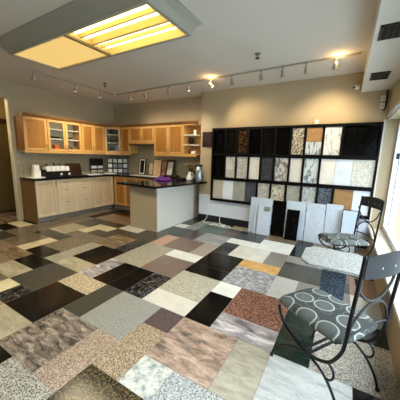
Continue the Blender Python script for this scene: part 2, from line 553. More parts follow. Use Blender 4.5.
TUBE = mat('tube_glow', (255, 246, 200), .4, emit=(255, 240, 184), strength=2.4)
for y in (-.2, -.075, .09, .2):
    MB().tube([(.04, y, -.095), (hx1 - .03, y, -.095)], .017, 10, smooth=False).build('tube', TUBE, lt)
MB().box(.02, hx1, -.145, -.125, -.12, -.06).box(.02, hx1, .0, .03, -.14, -.06).box(.02, hx1, .14, .155, -.12, -.06).build('baffle', mat('light_baffle', (226, 196, 120), .5), lt)
for x, sx, nm, p in ((-.6, 1.05, 'bay_light', .42), (.58, 1.05, 'bay_light', .58)):
    la = bpy.data.lights.new(nm, 'AREA'); la.shape = 'RECTANGLE'; la.size = sx; la.size_y = .5
    la.energy = LAMP * p; la.color = (1.0, .86, .6)
    lo = bpy.data.objects.new(nm, la); C.objects.link(lo); lo.parent = lt; lo.location = (x, 0, -.156)

# tracks
TRK = mat('track_metal', (176, 172, 162), .4, .3)


def track(label, p0, p1):
    a, b = Vector(p0), Vector(p1)
    d = b - a
    t = thing('track_light_rail', label, 'track', p0, math.atan2(d.y, d.x))
    MB().box(0, d.length, -.017, .017, -.022, 0, .003).build('rail', TRK, t)
    MB().box(-.012, 0, -.02, .02, -.026, 0).build('end_cap', WHITEP, t)
    MB().box(d.length, d.length + .012, -.02, .02, -.026, 0).build('end_cap', WHITEP, t)
    return t


track('long white track rail on the ceiling above the stone sample rack', (-4.78, 4.2, CEIL), (0.02, 4.0, CEIL))
track('shorter track rail on the ceiling above the left run of cabinets', (-4.78, 2.25, CEIL), (-4.8, 4.15, CEIL))
HEADG = mat('track_head', (168, 160, 146), .35, .4)
LENS_ON = mat('lit_lens', (255, 226, 170), .3, emit=(255, 214, 140), strength=9.0)
LENS_W = mat('lit_lens_white', (255, 250, 236), .3, emit=(255, 244, 220), strength=5.0)
LENS_OFF = mat('dark_lens', (70, 64, 56), .2)


def spot_head(label, x, y, aim, lit, power=1.0, grp='track light heads'):
    t = thing('track_spotlight', label, 'spotlight', (x, y, CEIL - .022), 0, grp)
    MB().lathe([(.012, 0), (.016, -.006), (.016, -.016), (.006, -.02), (.006, -.062)], n=12).build('stem', HEADG, t)
    d = (Vector(aim) - Vector((x, y, CEIL - .1))).normalized()
    q = d.to_track_quat('-Z', 'Y').to_euler()
    MB().lathe([(.012, .045), (.022, .04), (.024, .012), (.034, -.03), (.036, -.045), (.031, -.045), (.028, -.035)][:6], n=16).build('lamp_head', HEADG, t, (0, 0, -.085), q)
    mt = LENS_ON if lit == 1 else LENS_W if lit == 2 else LENS_OFF
    MB().lathe([(.029, -.0455), (.029, -.049)], n=16).build('lens', mt, t, (0, 0, -.085), q)
    if lit:
        la = bpy.data.lights.new('lamp', 'SPOT'); la.energy = SPOT * power
        la.spot_size = math.radians(88); la.spot_blend = .9; la.shadow_soft_size = .03
        la.color = (1, .78, .48) if lit == 1 else (1, .88, .7)
        lo = bpy.data.objects.new('lamp', la); C.objects.link(lo); lo.parent = t
        lo.location = Vector((0, 0, -.085)) + d * .06; lo.rotation_euler = q
        if lit == 1:   # spill from the back of the open lamp on the ceiling
            lb = bpy.data.lights.new('lamp_spill', 'POINT'); lb.energy = 1.3; lb.shadow_soft_size = .02; lb.color = (1, .62, .25)
            l2 = bpy.data.objects.new('lamp_spill', lb); C.objects.link(l2); l2.parent = t
            l2.location = (0.03, -.06, -.055)
    return t


TY = lambda x: 4.2 - .2 * (x + 4.78) / 4.8
HEADS = [(-4.32, 1, .32, 'wall'), (-3.86, 1, .32, ''), (-3.2, 1, .36, ''), (-2.72, 1, .5, ''), (-2.23, 1, .6, ''), (-1.82, 0, 1, ''), (-1.31, 0, 1, ''), (-.97, 0, 1, ''), (-.64, 0, 1, ''), (-.27, 1, .95, '')]
order = ['first', 'second', 'third', 'fourth', 'fifth', 'sixth', 'seventh', 'eighth', 'ninth', 'tenth']
for k, (x, lit, pw, _) in enumerate(HEADS):
    vis = x > -2.5
    y = TY(x) - .0
    lb = {4: 'lit orange track head near the middle of the long ceiling track', 9: 'lit orange track head at the window end of the long ceiling track'}.get(k, 'small grey track head, %s from the kitchen end of the long ceiling track' % order[k])
    spot_head(lb, x, y, (x + (.5 if k == 4 else -.1), (YK if x < XJ else YR) - .1, 1.6 if k == 3 else 1.85 if k < 3 else 2.0) if lit else (x, y + .5, 1.6), lit if k in (4, 9) else (2 if lit else 0), pw)
for k, (y, lit) in enumerate(((2.43, 0), (3.2, 2), (3.78, 2))):
    spot_head(['small track head at the camera end of the left kitchen track', 'white lit track head in the middle of the left kitchen track', 'small track head at the corner end of the left kitchen track'][k], -4.79, y, (-5.62, y + .1, 1.5) if lit else (-5.4, y, 1.2), lit, 1.15)

sp = thing('sprinkler', 'small dark fire sprinkler hanging from the ceiling in front of the long track', 'sprinkler', (-1.18, 3.45, CEIL), 0, 'ceiling sprinklers')
MB().lathe([(.04, 0), (.04, -.006), (.012, -.012), (.01, -.05)], n=14).build('escutcheon', NICKEL, sp)
MB().lathe([(.012, -.05), (.03, -.056), (.03, -.06), (.008, -.066)], n=14).build('deflector', mat('bronze', (60, 48, 38), .4, .7), sp)

sp2 = copy_tree(sp)
sp2['label'] = 'small dark fire sprinkler on the ceiling near the kitchen corner above the left cabinets'
sp2.location = (-4.27, 3.48, CEIL)


def vent(label, x0, x1, y0, y1):
    v = thing('air_vent', label, 'vent', ((x0 + x1) / 2, (y0 + y1) / 2, 2.54), 0, 'air vents in the soffit')
    w, d = (x1 - x0) / 2, (y1 - y0) / 2
    MB().box(-w, w, -d, -d + .02, -.012, 0).box(-w, w, d - .02, d, -.012, 0).box(-w, -w + .02, -d, d, -.012, 0).box(w - .02, w, -d, d, -.012, 0).build('frame', mat('vent_frame', (40, 40, 38), .5), v)
    MB().box(-w + .02, w - .02, -d + .02, d - .02, -.003, -.001).build('back_plate', BLACKP, v)
    n = int(2 * d / .022)
    sl = MB()
    for k in range(1, 9):
        y = -d + .02 + k * (2 * d - .04) / 9
        sl.box(-w + .02, w - .02, y - .003, y + .003, -.011, -.003)
    for k in range(1, 6):
        x = -w + .02 + k * (2 * w - .04) / 6
        sl.box(x - .003, x + .003, -d + .02, d - .02, -.009, -.003)
    sl.build('louvre', mat('vent_louvre', (58, 56, 52), .5), v)


vent('dark ceiling vent in the white soffit nearest the camera', .12, .42, 2.60, 2.88)
vent('smaller looking dark vent in the white soffit farther off beside the back wall', .145, .345, 3.88, 4.19)

cm = thing('security_camera', 'small white security camera where soffit meets the back wall', 'camera', (0.03, YR, 2.62))
MB().box(-.03, .03, -.02, 0, -.035, .035, .006).build('mount', WHITEP, cm)
MB().tube([(0, -.02, 0), (-.01, -.05, .0), (-.05, -.1, -.02)], .026, 12).build('camera_body', WHITEP, cm)
MB().tube([(-.05, -.1, -.02), (-.056, -.108, -.022)], .018, 12, smooth=False).build('lens', BLACKP, cm)
for z, nm, lb in ((2.42, 'motion_sensor', 'upper small white sensor box in the corner under the soffit'), (2.31, 'door_chime', 'lower small white box in the corner under the soffit')):
    t = thing(nm, lb, 'sensor', (.385, YR, z))
    MB().box(-.03, .03, -.035, 0, -.04, .04, .008).build('housing', WHITEP, t)
    MB().box(-.016, .016, -.039, -.034, -.018, .004, .002).build('window', mat('sensor_lens', (190, 186, 176), .3), t)
tag(MB().tube([(.43, YR - .012, 2.53), (.43, YR - .012, 2.4), (.425, YR - .012, 2.3), (.41, YR - .012, 2.24)], .012, 8).build('cable', mat('dark_cable', (50, 40, 30), .6)), 'dark cable running down the corner beside the small white boxes', 'cable')
tag(MB().box(-.03, .03, -.03, 0, 0, .07, .008).build('alarm_box', WHITEP, None, (-.52, YR - .001, 2.075)), 'small white box on the wall just above the black sample rack', 'box')
tag(MB().tube([(.47, YB + .1, 2.14), (.47, YR - .12, 2.14)], .026, 12, smooth=False).build('blind_rail', ALU), 'white blind rail along the top of the right-hand window', 'blind rail')

# ------------------------------------------------------------------ kitchen cabinets


def shaker(mb_rail, mb_panel, x0, x1, z0, z1, fw=.055, dep=.02):
    """door in local x-z, front at y=0 (faces -y), thickness dep"""
    mb_rail.box(x0, x0 + fw, 0, dep, z0, z1, .002).box(x1 - fw, x1, 0, dep, z0, z1, .002)
    mb_rail.box(x0 + fw, x1 - fw, 0, dep, z0, z0 + fw, .002).box(x0 + fw, x1 - fw, 0, dep, z1 - fw, z1, .002)
    mb_panel.box(x0 + fw, x1 - fw, .011, .018, z0 + fw, z1 - fw)


def door(parent, x0, x1, z0, z1, wd, handle=None, hz=None, glassy=False, nm='door'):
    g = .0035
    fw = .05
    a, b = MB(), MB()
    shaker(a, b, x0 + g, x1 - g, z0 + g, z1 - g, fw)
    d = a.build(nm, wd, parent)
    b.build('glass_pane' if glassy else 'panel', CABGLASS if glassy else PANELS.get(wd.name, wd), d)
    if handle:
        hx = x1 - .03 if handle == 'r' else x0 + .03
        MB().tube([(hx, 0, hz - .045), (hx, -.025, hz - .04), (hx, -.028, hz), (hx, -.025, hz + .04), (hx, 0, hz + .045)], .005, 8).build('handle', NICKEL, d)
    return d


def drawer(parent, x0, x1, z0, z1, wd):
    g = .002
    d = MB().box(x0 + g, x1 - g, 0, .02, z0 + g, z1 - g, .003).build('drawer', wd, parent)
    w = x1 - x0
    for f in (.24, .76):
        cx = x0 + w * f; cz = z1 - min(.07, (z1 - z0) / 2)
        MB().tube([(cx - .05, 0, cz), (cx - .045, -.022, cz), (cx, -.026, cz - .004), (cx + .045, -.022, cz), (cx + .05, 0, cz)], .005, 8).build('handle', NICKEL, d)
    return d


# local frame for a run: origin at left front corner, +x along the run (viewer's right), +y into the wall
ZU0, ZU1 = 1.502, 2.18
DU = .33
RL = math.pi / 2                       # left-wall run: local +x = world +Y, local +y = world -X


def upper(label, origin, rz, w, doors, z0=ZU0, z1=ZU1, wd=MAPLE, glassy=False, left_dark=False, dep=DU, nm='wall_cabinet'):
    t = thing(nm, label, 'wall cabinet', (origin[0], origin[1], 0), rz, 'maple wall cabinets')
    bd = MB()
    th = .018
    y0 = .022
    bd.box(0, th, y0, dep, z0, z1).box(w - th, w, y0, dep, z0, z1).box(th, w - th, y0, dep, z0, z0 + th).box(th, w - th, y0, dep, z1 - th, z1)
    bd.box(th, w - th, dep - .01, dep, z0 + th, z1 - th)
    bd.build('body', wd, t)
    if glassy:
        MB().box(th, w - th, dep - .018, dep - .011, z0 + th, z1 - th).build('back_panel', mat('pale_lining', (232, 230, 218), .6), t)
        for z in (z0 + .26, z0 + .47):
            MB().box(th, w - th, y0 + .02, dep - .01, z, z + .018).build('shelf', mat('pale_shelf', (222, 214, 196), .5), t)
    n = doors
    for k in range(n):
        a, b = w * k / n, w * (k + 1) / n
        side = ('r' if k == 0 else 'l') if n == 2 else 'r'
        door(t, a, b, z0, z1, wd, side, z0 + .09, glassy)
    return t


XF = XL + DU + .0                       # front plane of left uppers  (-5.65)
# left uppers sit on wall XL; local origin x = XF, y start
XFL = XL + DU
u1 = upper('single door maple wall cabinet at the left end of the left wall run', (XFL, 2.585), RL, .46, 1)
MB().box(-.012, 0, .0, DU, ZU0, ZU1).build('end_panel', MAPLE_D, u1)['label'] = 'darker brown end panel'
u2 = upper('two door glass fronted maple wall cabinet on the left wall', (XFL, 3.05), RL, .80, 2, glassy=True)
u3 = upper('two solid door maple wall cabinet on the left wall beside the glass corner cabinet', (XFL, 3.855), RL, .665, 2)
# diagonal corner cabinet
cx0, cy0 = XFL, 4.53
cx1, cy1 = XL + .62, YK - DU
t = thing('corner_cabinet', 'diagonal glass door corner wall cabinet where the two cabinet runs meet', 'wall cabinet', (0, 0, 0), 0, 'maple wall cabinets')
pts = [(cx0, cy0), (XL, cy0), (XL, YK), (cx1, YK), (cx1, cy1)]
bb = MB().prism(pts, ZU0, ZU0 + .018)
bb.prism(pts, ZU1 - .018, ZU1)
bb.prism([(XL, cy0), (XL + .012, cy0), (XL + .012, YK - .012), (cx1, YK - .012), (cx1, YK), (XL, YK)], ZU0 + .018, ZU1 - .018)
bb.build('body', MAPLE, t)
MB().prism([(XL + .013, cy0 + .02), (XL + .018, cy0 + .02), (XL + .018, YK - .018), (cx1 - .02, YK - .018), (cx1 - .02, YK - .013), (XL + .013, YK - .013)], ZU0 + .019, ZU1 - .019).build('back_panel', MATS['pale_lining'], t)
sh = MB()
for z in (ZU0 + .26, ZU0 + .47):
    MB().prism([(cx0 + .0, cy0 + .03), (XL + .014, cy0 + .03), (XL + .014, YK - .014), (cx1 - .03, YK - .014), (cx1 - .03, cy1)], z, z + .018).build('shelf', MATS['pale_shelf'], t)
dl = math.hypot(cx1 - cx0, cy1 - cy0)
an = math.atan2(cy1 - cy0, cx1 - cx0)
dd = door(t, 0, dl, ZU0, ZU1, MAPLE, 'r', ZU0 + .09, True)
dd.location = (cx0, cy0, 0); dd.rotation_euler = (0, 0, an)
YF = YK - DU                             # front plane of back uppers
u5 = upper('narrow maple wall cabinet between the glass corner cabinet and the hood cabinet', (cx1 + .004, YF), 0, .33, 1)
x6 = cx1 + .338
u6 = upper('short two door maple wall cabinet above the range hood', (x6, YF), 0, .84, 2, z0=1.79)
u7 = upper('two door maple wall cabinet right of the range hood', (x6 + .844, YF), 0, .87, 2)
x8 = x6 + .844 + .874
hd = thing('range_hood', 'slim range hood under the short cabinet on the back wall', 'range hood', (x6, YF, 0))
MB().prism([(0.003, 0), (.837, 0), (.837, .33), (.003, .33)], 1.75, 1.79, .004).build('hood_body', MAPLE, hd)
MB().box(.003, .837, -.03, .33, 1.705, 1.749, .004).build('hood_visor', mat('hood_dark', (62, 44, 26), .4), hd)
# open end shelf
w8 = -2.93 - x8
t = thing('open_shelf_unit', 'open maple end shelf unit at the right end of the wall cabinets', 'shelf', (x8, YF, 0))
MB().box(0, .018, 0, DU, ZU0, ZU1).box(.018, w8, DU - .012, DU, ZU0, ZU1).build('back_panel', MAPLE, t)
for z, mtl in ((ZU0, MAPLE), (1.71, MATS['pale_shelf']), (1.93, MATS['pale_shelf']), (ZU1 - .02, MAPLE)):
    MB().prism([(.018, 0), (w8 - .12, 0), (w8, .12), (w8, DU - .012), (.018, DU - .012)], z, z + .02).build('shelf', mtl, t)
tag(MB().box(-.025, .025, -.02, .02, 0, .11, .003).build('white_carton', PAPER, None, (x8 + .24, YF + .15, 1.953)), 'small white carton on the top shelf of the open end unit', 'box')
tag(MB().box(-.06, .06, -.015, .015, 0, .16, .003).build('picture_card', mat('dark_picture', (36, 28, 26), .4, noise=.5, nscale=20), None, (x8 + .12, YF + .2, 1.733), (.12, 0, 0)), 'dark picture card leaning on the middle shelf of the open end unit', 'picture')
tag(MB().box(-.05, .05, -.03, .03, 0, .06, .004).build('white_box', PAPER, None, (x8 + .22, YF + .12, ZU0 + .023)), 'low white box on the bottom shelf of the open end unit', 'box')

# crown and light rail
def along(prof, path, name, mt, label, cat):
    mb = MB()
    rr = []
    n = len(path)
    for i, p in enumerate(path):
        p = Vector((p[0], p[1], 0))
        d0 = (Vector((*path[i], 0)) - Vector((*path[i - 1], 0))).normalized() if i else None
        d1 = (Vector((*path[i + 1], 0)) - Vector((*path[i], 0))).normalized() if i < n - 1 else None
        d = ((d0 or d1) + (d1 or d0)).normalized()
        nn = Vector((d.y, -d.x, 0))                         # outward = right of travel
        k = 1.0 / max(.4, nn.dot(Vector(((d1 or d0).y, -(d1 or d0).x, 0))))
        rr.append([mb.bm.verts.new(p + nn * (u * k) + Vector((0, 0, z))) for u, z in prof])
    m = len(prof)
    for a, b in zip(rr[:-1], rr[1:]):
        for k in range(m):
            mb.bm.faces.new((a[k], a[(k + 1) % m], b[(k + 1) % m], b[k]))
    mb.bm.faces.new(rr[0][::-1]); mb.bm.faces.new(rr[-1])
    bmesh.ops.recalc_face_normals(mb.bm, faces=mb.bm.faces[:])
    return tag(mb.build(name, mt), label, cat)


pth = [(XFL, 2.572), (cx0, cy0), (cx1, cy1), (x8 + w8, YF)]
along([(-.06, ZU1 + .002), (.008, ZU1 + .002), (.012, ZU1 + .012), (.045, ZU1 + .05), (.045, ZU1 + .06), (-.06, ZU1 + .06)], pth, 'crown_moulding', CROWN, 'brown crown moulding along the top of all the maple wall cabinets', 'moulding')
LRP = [(-.03, ZU0 - .045), (.0, ZU0 - .045), (.0, ZU0 - .002), (-.03, ZU0 - .002)]
along(LRP, pth[:3] + [(x6 - .003, YF)], 'light_rail', MAPLE, 'maple light rail strip under the left wall cabinets, corner cabinet and narrow cabinet', 'moulding')
along(LRP, [(x6 + .847, YF), (x8 + w8 - .02, YF)], 'light_rail', MAPLE, 'short maple light rail strip under the wall cabinets right of the hood', 'moulding')

# base cabinets
ZC = .87          # peninsula carcass height
ZL = .895         # left and back run carcass height
DB = .585
XB = XL + DB                           # -5.395
YBF = YK - DB


def base(label, origin, rz, w, layout, wd=BIRCH, nm='base_cabinet'):
    t = thing(nm, label, 'base cabinet', (origin[0], origin[1], 0), rz, 'birch base cabinets')
    MB().box(0, w, .021, DB - .015, .11, ZL).build('body', wd, t)
    MB().box(-.1 if wd is MAPLE else 0, w, .07, .09, 0, .11).build('toe_kick', GREYT, t)
    if layout == 'drawers':
        drawer(t, 0, w, .73, ZL - .004, wd); drawer(t, 0, w, .45, .73, wd); drawer(t, 0, w, .11, .45, wd)
    else:
        n = layout
        for k in range(n):
            door(t, w * k / n, w * (k + 1) / n, .11, ZL - .004, wd, ('r' if k == 0 else 'l') if n == 2 else 'r', .79)
    return t


b1 = base('single door birch base cabinet at the left end of the left wall counter', (XB, 2.585), RL, .43, 1)
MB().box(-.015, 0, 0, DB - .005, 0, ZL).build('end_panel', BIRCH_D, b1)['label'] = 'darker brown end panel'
base('wide birch base cabinet with three two-handled drawers under the left wall counter', (XB, 3.02), RL, .88, 'drawers')
base('two door birch base cabinet beside the inner corner of the left wall counter', (XB, 3.905), RL, .64, 2)
base('honey toned base cabinet on the back wall partly hidden by the peninsula', (XB + .02, YBF), 0, 1.62, 4, MAPLE)
# countertop L
tag(MB().prism([(XL + .012, 2.55), (XB + .03, 2.55), (XB + .03, YBF - .03), (-3.755, YBF - .03), (-3.755, YK - .012), (XL + .012, YK - .012)], ZL + .001, .935, .004).build('countertop', COUNTER), 'black granite countertop running along the left and back kitchen walls', 'countertop')
struct(MB().box(XL, XL + .01, 2.55, YK, .936, ZU0).box(XL + .01, -2.95, YK - .01, YK, .936, 1.8).build('trim_6', BACKSPL))
# peninsula
pn = thing('kitchen_peninsula', 'pale laminate kitchen peninsula projecting from the back wall', 'peninsula', (-3.715, 3.53, 0))
PW = .70
MB().box(.02, PW - .02, .02, YK - 3.53 - .015, .0, ZC).build('body', BIRCH, pn)
MB().box(0, PW, 0, .02, 0, ZC, .002).build('end_panel', mat('island_end_shaded', (166, 153, 128), .4, noise=.02), pn)  # laminate toned down: the shade on this end is put into the colour
MB().box(PW - .02, PW, .021, YR - 3.53 - .004, 0, ZC, .002).build('side_panel', ISL, pn)
tag(MB().prism([(-3.97, 3.42), (-2.91, 3.37), (-2.66, YR - .004), (-2.87, YR - .004), (-2.87, YK - .02), (-3.75, YK - .02), (-3.75, 3.75), (-3.97, 3.75)], ZC + .001, .912, .004).build('peninsula_countertop', COUNTER), 'glossy black granite countertop on the pale peninsula', 'countertop')

# ------------------------------------------------------------------ things on the counters
ZT = .937
ZP = .914
tag(MB().box(-.13, .13, -.14, .14, 0, .008).build('paper_sheet', PAPER, None, (-5.68, 2.74, ZT)), 'white paper sheets lying at the left end of the left counter', 'paper')
ca = thing('paper_stack', 'white stacked cartons standing at the left end of the left counter', 'carton', (-5.70, 2.77, ZT + .009))
MB().box(-.06, .06, -.065, .065, 0, .14, .004).build('lower_carton', PAPER, ca)
MB().box(-.05, .05, -.05, .05, .141, .255, .004).build('upper_carton', PAPER, ca)
bxx = thing('brochure_rack', 'black display box filled with white brochures on the left counter', 'display box', (-5.66, 3.19, ZT), RL)
MB().box(-.28, .28, -.09, .12, 0, .012).box(-.28, .28, -.09, -.078, .012, .125).box(-.28, -.268, -.09, .12, .012, .16).box(.268, .28, -.09, .12, .012, .16).box(-.28, .28, .108, .12, .012, .16).build('tray', BLACKP, bxx)
for k in range(5):
    x = -.21 + k * .105
    MB().box(x - .046, x + .046, -.07, .09, .013, .225 + .008 * (k % 2), .002).build('brochure', PAPER, bxx)
for x in (.05, .24):
    s_ = MB().tube([(x, -.0905, .055), (x, -.095, .055)], .026, 14, smooth=False).build('round_sticker', WHITEP, bxx)
for k, (x, h) in enumerate(((-.12, .28), (.02, .30), (.13, .29))):
    b = MB().lathe([(.025, 0), (.027, .01), (.027, h * .6), (.011, h * .78), (.011, h - .02), (.013, h - .02), (.013, h)], n=14).build('bottle', mat('bottle_dark', (44, 36, 28), .2), None, (-5.70 - .09 - .07, 3.22 + x * 1.2, ZT))
    tag(b, ['small dark bottle behind the brochure box, leftmost of three', 'small dark bottle behind the brochure box, middle of three', 'small dark bottle behind the brochure box, rightmost of three'][k], 'bottle', 'dark bottles on the left counter')
lp = thing('dark_sample_board', 'dark brown sample board leaning on the left counter beside the brochure box', 'board', (-5.72, 3.66, ZT), RL)
MB().box(-.19, .19, -.01, .01, 0, .29, .004).build('board', mat('board_brown', (44, 28, 20), .25), lp)
lp.rotation_euler = (math.radians(-12), 0, RL)
lpb = MB().box(-.2, .2, -.12, .06, 0, .012, .003).build('laptop_base', BLACKP, None, (-5.60, 3.66, ZT), (0, 0, RL))
tag(lpb, 'flat black tray in front of the dark brown sample board', 'tray')
tag(MB().box(-.2, .2, -.1, .1, 0, .012, .002).build('open_catalogue', PAPER, None, (-5.62, 4.12, ZT), (0, 0, RL)), 'white open catalogue lying flat on the left counter near the corner', 'catalogue')
tag(MB().box(-.15, .15, -.09, .09, 0, .01, .002).build('price_sheet', PAPER, None, (-5.6, 4.62, ZT), (0, 0, .5)), 'white sheet lying in the inner corner of the counter', 'paper')


def swatch(label, loc, rz, w, h, cols, rows, rowgap=.02, skip=0):
    t = thing('swatch_board', label, 'display board', loc, rz)
    MB().box(-w / 2, w / 2, 0, .02, 0, h, .003).build('board', BLACKP, t)
    cw, ch = w / cols, (h - skip) / rows
    pal = [(196, 198, 198), (150, 150, 148), (176, 172, 162), (120, 122, 124), (206, 206, 202)]
    r = random.Random(int(w * 1000))
    for a in range(cols):
        for b in range(rows):
            c = pal[r.randrange(len(pal))]
            MB().box(-w / 2 + a * cw + .018, -w / 2 + (a + 1) * cw - .018, -.008, -.0005, b * ch + .024, (b + 1) * ch - .02, .001).build('swatch', mat('swatch_%d' % c[0], c, .3), t)
    return t


swatch('black display board with rows of white samples beside the inner corner of the counter', (-5.88, 4.42, ZT), RL, .40, .40, 2, 2, skip=.17)
swatch('black swatch board with a grid of pale stone chips standing in the kitchen corner', (-5.56, 4.86, ZT), math.radians(45), .54, .42, 4, 3)

FRB = mat('frame_black', (16, 15, 15), .3)
FRW = mat('frame_wood', (122, 84, 50), .35)


def frame(label, x, y, w, h, tilt, fm, pic, rz=0, z=ZT, mw=.02, matw=.0, group='framed pictures on the back counter'):
    t = thing('framed_picture', label, 'picture frame', (x, y, z), 0, group)
    t.rotation_euler = (math.radians(-tilt), 0, rz)
    MB().box(-w / 2, -w / 2 + mw, 0, .018, 0, h, .002).box(w / 2 - mw, w / 2, 0, .018, 0, h, .002).box(-w / 2 + mw, w / 2 - mw, 0, .018, 0, mw, .002).box(-w / 2 + mw, w / 2 - mw, 0, .018, h - mw, h, .002).build('frame', fm, t)
    MB().box(-w / 2 + mw, w / 2 - mw, .008, .014, mw, h - mw).build('picture', pic, t)
    if matw:
        MB().box(-w / 2 + mw + matw, w / 2 - mw - matw, .004, .0075, mw + matw, h - mw - matw).build('inset', FRB, t)
    return t


PY = 5.0
frame('black framed print with white border, leftmost on the back counter', -4.80, PY, .24, .44, 8, FRB, PAPER, mw=.018, matw=.035)
frame('pale framed print with dark top, second on the back counter', -4.48, PY, .17, .36, 8, FRW, mat('print_pale', (198, 184, 156), .5, noise=.3, nscale=14))
frame('cream and pink kitchen print, third on the back counter', -4.27, PY, .23, .42, 8, mat('frame_cream', (214, 190, 150), .4), mat('print_pink', (226, 190, 150), .5, noise=.25, nscale=16))
frame('brown print in a dark frame, fourth on the back counter', -4.03, PY, .21, .41, 8, mat('frame_brown', (88, 58, 44), .4), mat('print_brown', (166, 122, 100), .5, noise=.4, nscale=22), mw=.028)
frame('white certificate in a wide black frame, rightmost on the back counter', -3.80, PY - .09, .29, .44, 14, FRB, mat('print_grey', (196, 198, 192), .5, noise=.12, nscale=25), rz=-.12, mw=.055)
tag(MB().box(-.42, .42, -.11, .11, 0, .012, .003).build('white_placard', PAPER, None, (-4.42, 4.72, ZT)), 'long white placard lying on the back counter before the framed prints', 'placard')

# purple cloth heap on the peninsula
PUR = mat('purple_fabric', (112, 52, 150), .7, noise=.35, nscale=18)
pc = MB()
n = 22
r = random.Random(5)
ph = [r.random() * 6.28 for _ in range(6)]
grid = {}
for i in range(n + 1):
    for j in range(n + 1):
        u, v = i / n * 2 - 1, j / n * 2 - 1
        e = max(0, 1 - u * u) * max(0, 1 - v * v)
        z = .012 + .085 * e * (0.75 + .35 * math.sin(5 * u + ph[0] + 2 * v) + .25 * math.sin(9 * v + ph[1] - 3 * u))
        grid[i, j] = pc.bm.verts.new((u * .19 * (1 + .1 * math.sin(7 * v)), v * .16 * (1 + .12 * math.sin(6 * u)), max(z, .006)))
for i in range(n):
    for j in range(n):
        f = pc.bm.faces.new((grid[i, j], grid[i + 1, j], grid[i + 1, j + 1], grid[i, j + 1])); f.smooth = True
o = pc.build('purple_bag', PUR, None, (-3.56, 4.42, ZP))
md = o.modifiers.new('thickness', 'SOLIDIFY'); md.thickness = .005
tag(o, 'crumpled purple bag lying on the black peninsula counter', 'bag')
tel = thing('desk_telephone', 'black desk telephone on the peninsula counter beside the purple bag', 'telephone', (-3.34, 4.80, ZP), .3)
MB().prism([(-.1, -.1), (.1, -.1), (.1, .1), (-.1, .1)], 0, .04, .008).build('phone_base', BLACKP, tel)
MB().tube([(-.085, -.09, .06), (-.085, -.04, .085), (-.085, .04, .085), (-.085, .09, .06)], .022, 10).build('handset', BLACKP, tel)
MB().box(-.03, .07, -.07, .03, .041, .045).build('keypad', mat('grey_keys', (90, 90, 92), .5), tel)
kt = thing('jar_display', 'tall steel jar with a black lid at the wall end of the peninsula counter', 'jar', (-2.80, 4.72, ZP))
MB().lathe([(.075, 0), (.078, .01), (.078, .33), (.074, .335)], n=24).build('jar_body', mat('jar_steel', (170, 180, 184), .18, .7), kt)
MB().lathe([(.08, .336), (.08, .37), (.03, .376), (.012, .38)], n=24).build('lid', BLACKP, kt)
wj = thing('white_jug', 'white jug on the peninsula counter under the pale flowers', 'jug', (-3.04, 4.70, ZP))
MB().lathe([(.045, 0), (.07, .02), (.072, .08), (.04, .14), (.034, .18), (.046, .2), (.04, .2)], n=22).build('jug_body', WHITEP, wj)
MB().tube([(.035, 0, .17), (.1, 0, .16), (.1, 0, .08), (.066, 0, .06)], .008, 8).build('handle', WHITEP, wj)
tp = thing('coffee_tin', 'short silver canister between the white jug and the tall steel jar', 'canister', (-2.91, 4.80, ZP))
MB().lathe([(.055, 0), (.055, .16), (.052, .163)], n=20).build('can_body', STEEL, tp)
MB().lathe([(.057, .164), (.057, .185), (.02, .19)], n=20).build('lid', BLACKP, tp)
fl_ = thing('flower_arrangement', 'cream flowers on arching stems in a small pot on the peninsula counter', 'flowers', (-3.16, 4.96, ZP))
MB().lathe([(.04, 0), (.055, .09), (.05, .09)], n=18).build('pot', mat('white_pot', (214, 208, 196), .4), fl_)
stems = MB(); r = random.Random(9); tips = []
for k in range(6):
    a = r.random() * 6.28; l = .08 + .1 * r.random(); h = .28 + .12 * r.random()
    tip = Vector((l * math.cos(a), l * math.sin(a) * .6, h))
    stems.tube([(0, 0, .08), (tip.x * .3, tip.y * .3, h * .7), tuple(tip)], .004, 6); tips.append(tip)
stems.build('stems', mat('stem_green', (84, 96, 52), .6), fl_)
bl = MB()
for tip in tips:
    for k in range(13):
        p = tip + Vector((r.uniform(-.05, .05), r.uniform(-.04, .04), r.uniform(-.06, .02)))
        ang = r.random() * 6.28
        for q in range(5):
            a = ang + q * 1.2566
            d = Vector((math.cos(a), math.sin(a) * .8, .4)) * .032
            s_ = Vector((-math.sin(a), math.cos(a), 0)) * .016
            vs = [bl.bm.verts.new(v) for v in (p, p + d * .55 + s_, p + d, p + d * .55 - s_)]
            bl.bm.faces.new(vs)
bl.build('blossoms', mat('blossom_cream', (226, 206, 160), .7), fl_)
lf = MB()
for k in range(7):
    a = k * .9
    d = Vector((math.cos(a), math.sin(a), 0))
    lf.tube([(0, 0, .08), tuple(d * .06 + Vector((0, 0, .15))), tuple(d * .13 + Vector((0, 0, .13)))], .012, 6, sq=.25)
lf.build('leaves', mat('leaf_dark', (52, 62, 34), .5), fl_)

# items in the glass wall cabinets (shelf tops at z0+.018, +.278, +.488)
zs = (ZU0 + .018, ZU0 + .278, ZU0 + .488)
XI = XL + .16


def inbox(name, mt, label, cat, y, z, w, d, h, bev=.003):
    return tag(MB().box(-d / 2, d / 2, -w / 2, w / 2, 0, h, bev).build(name, mt, None, (XI, y, z + .001)), label, cat)


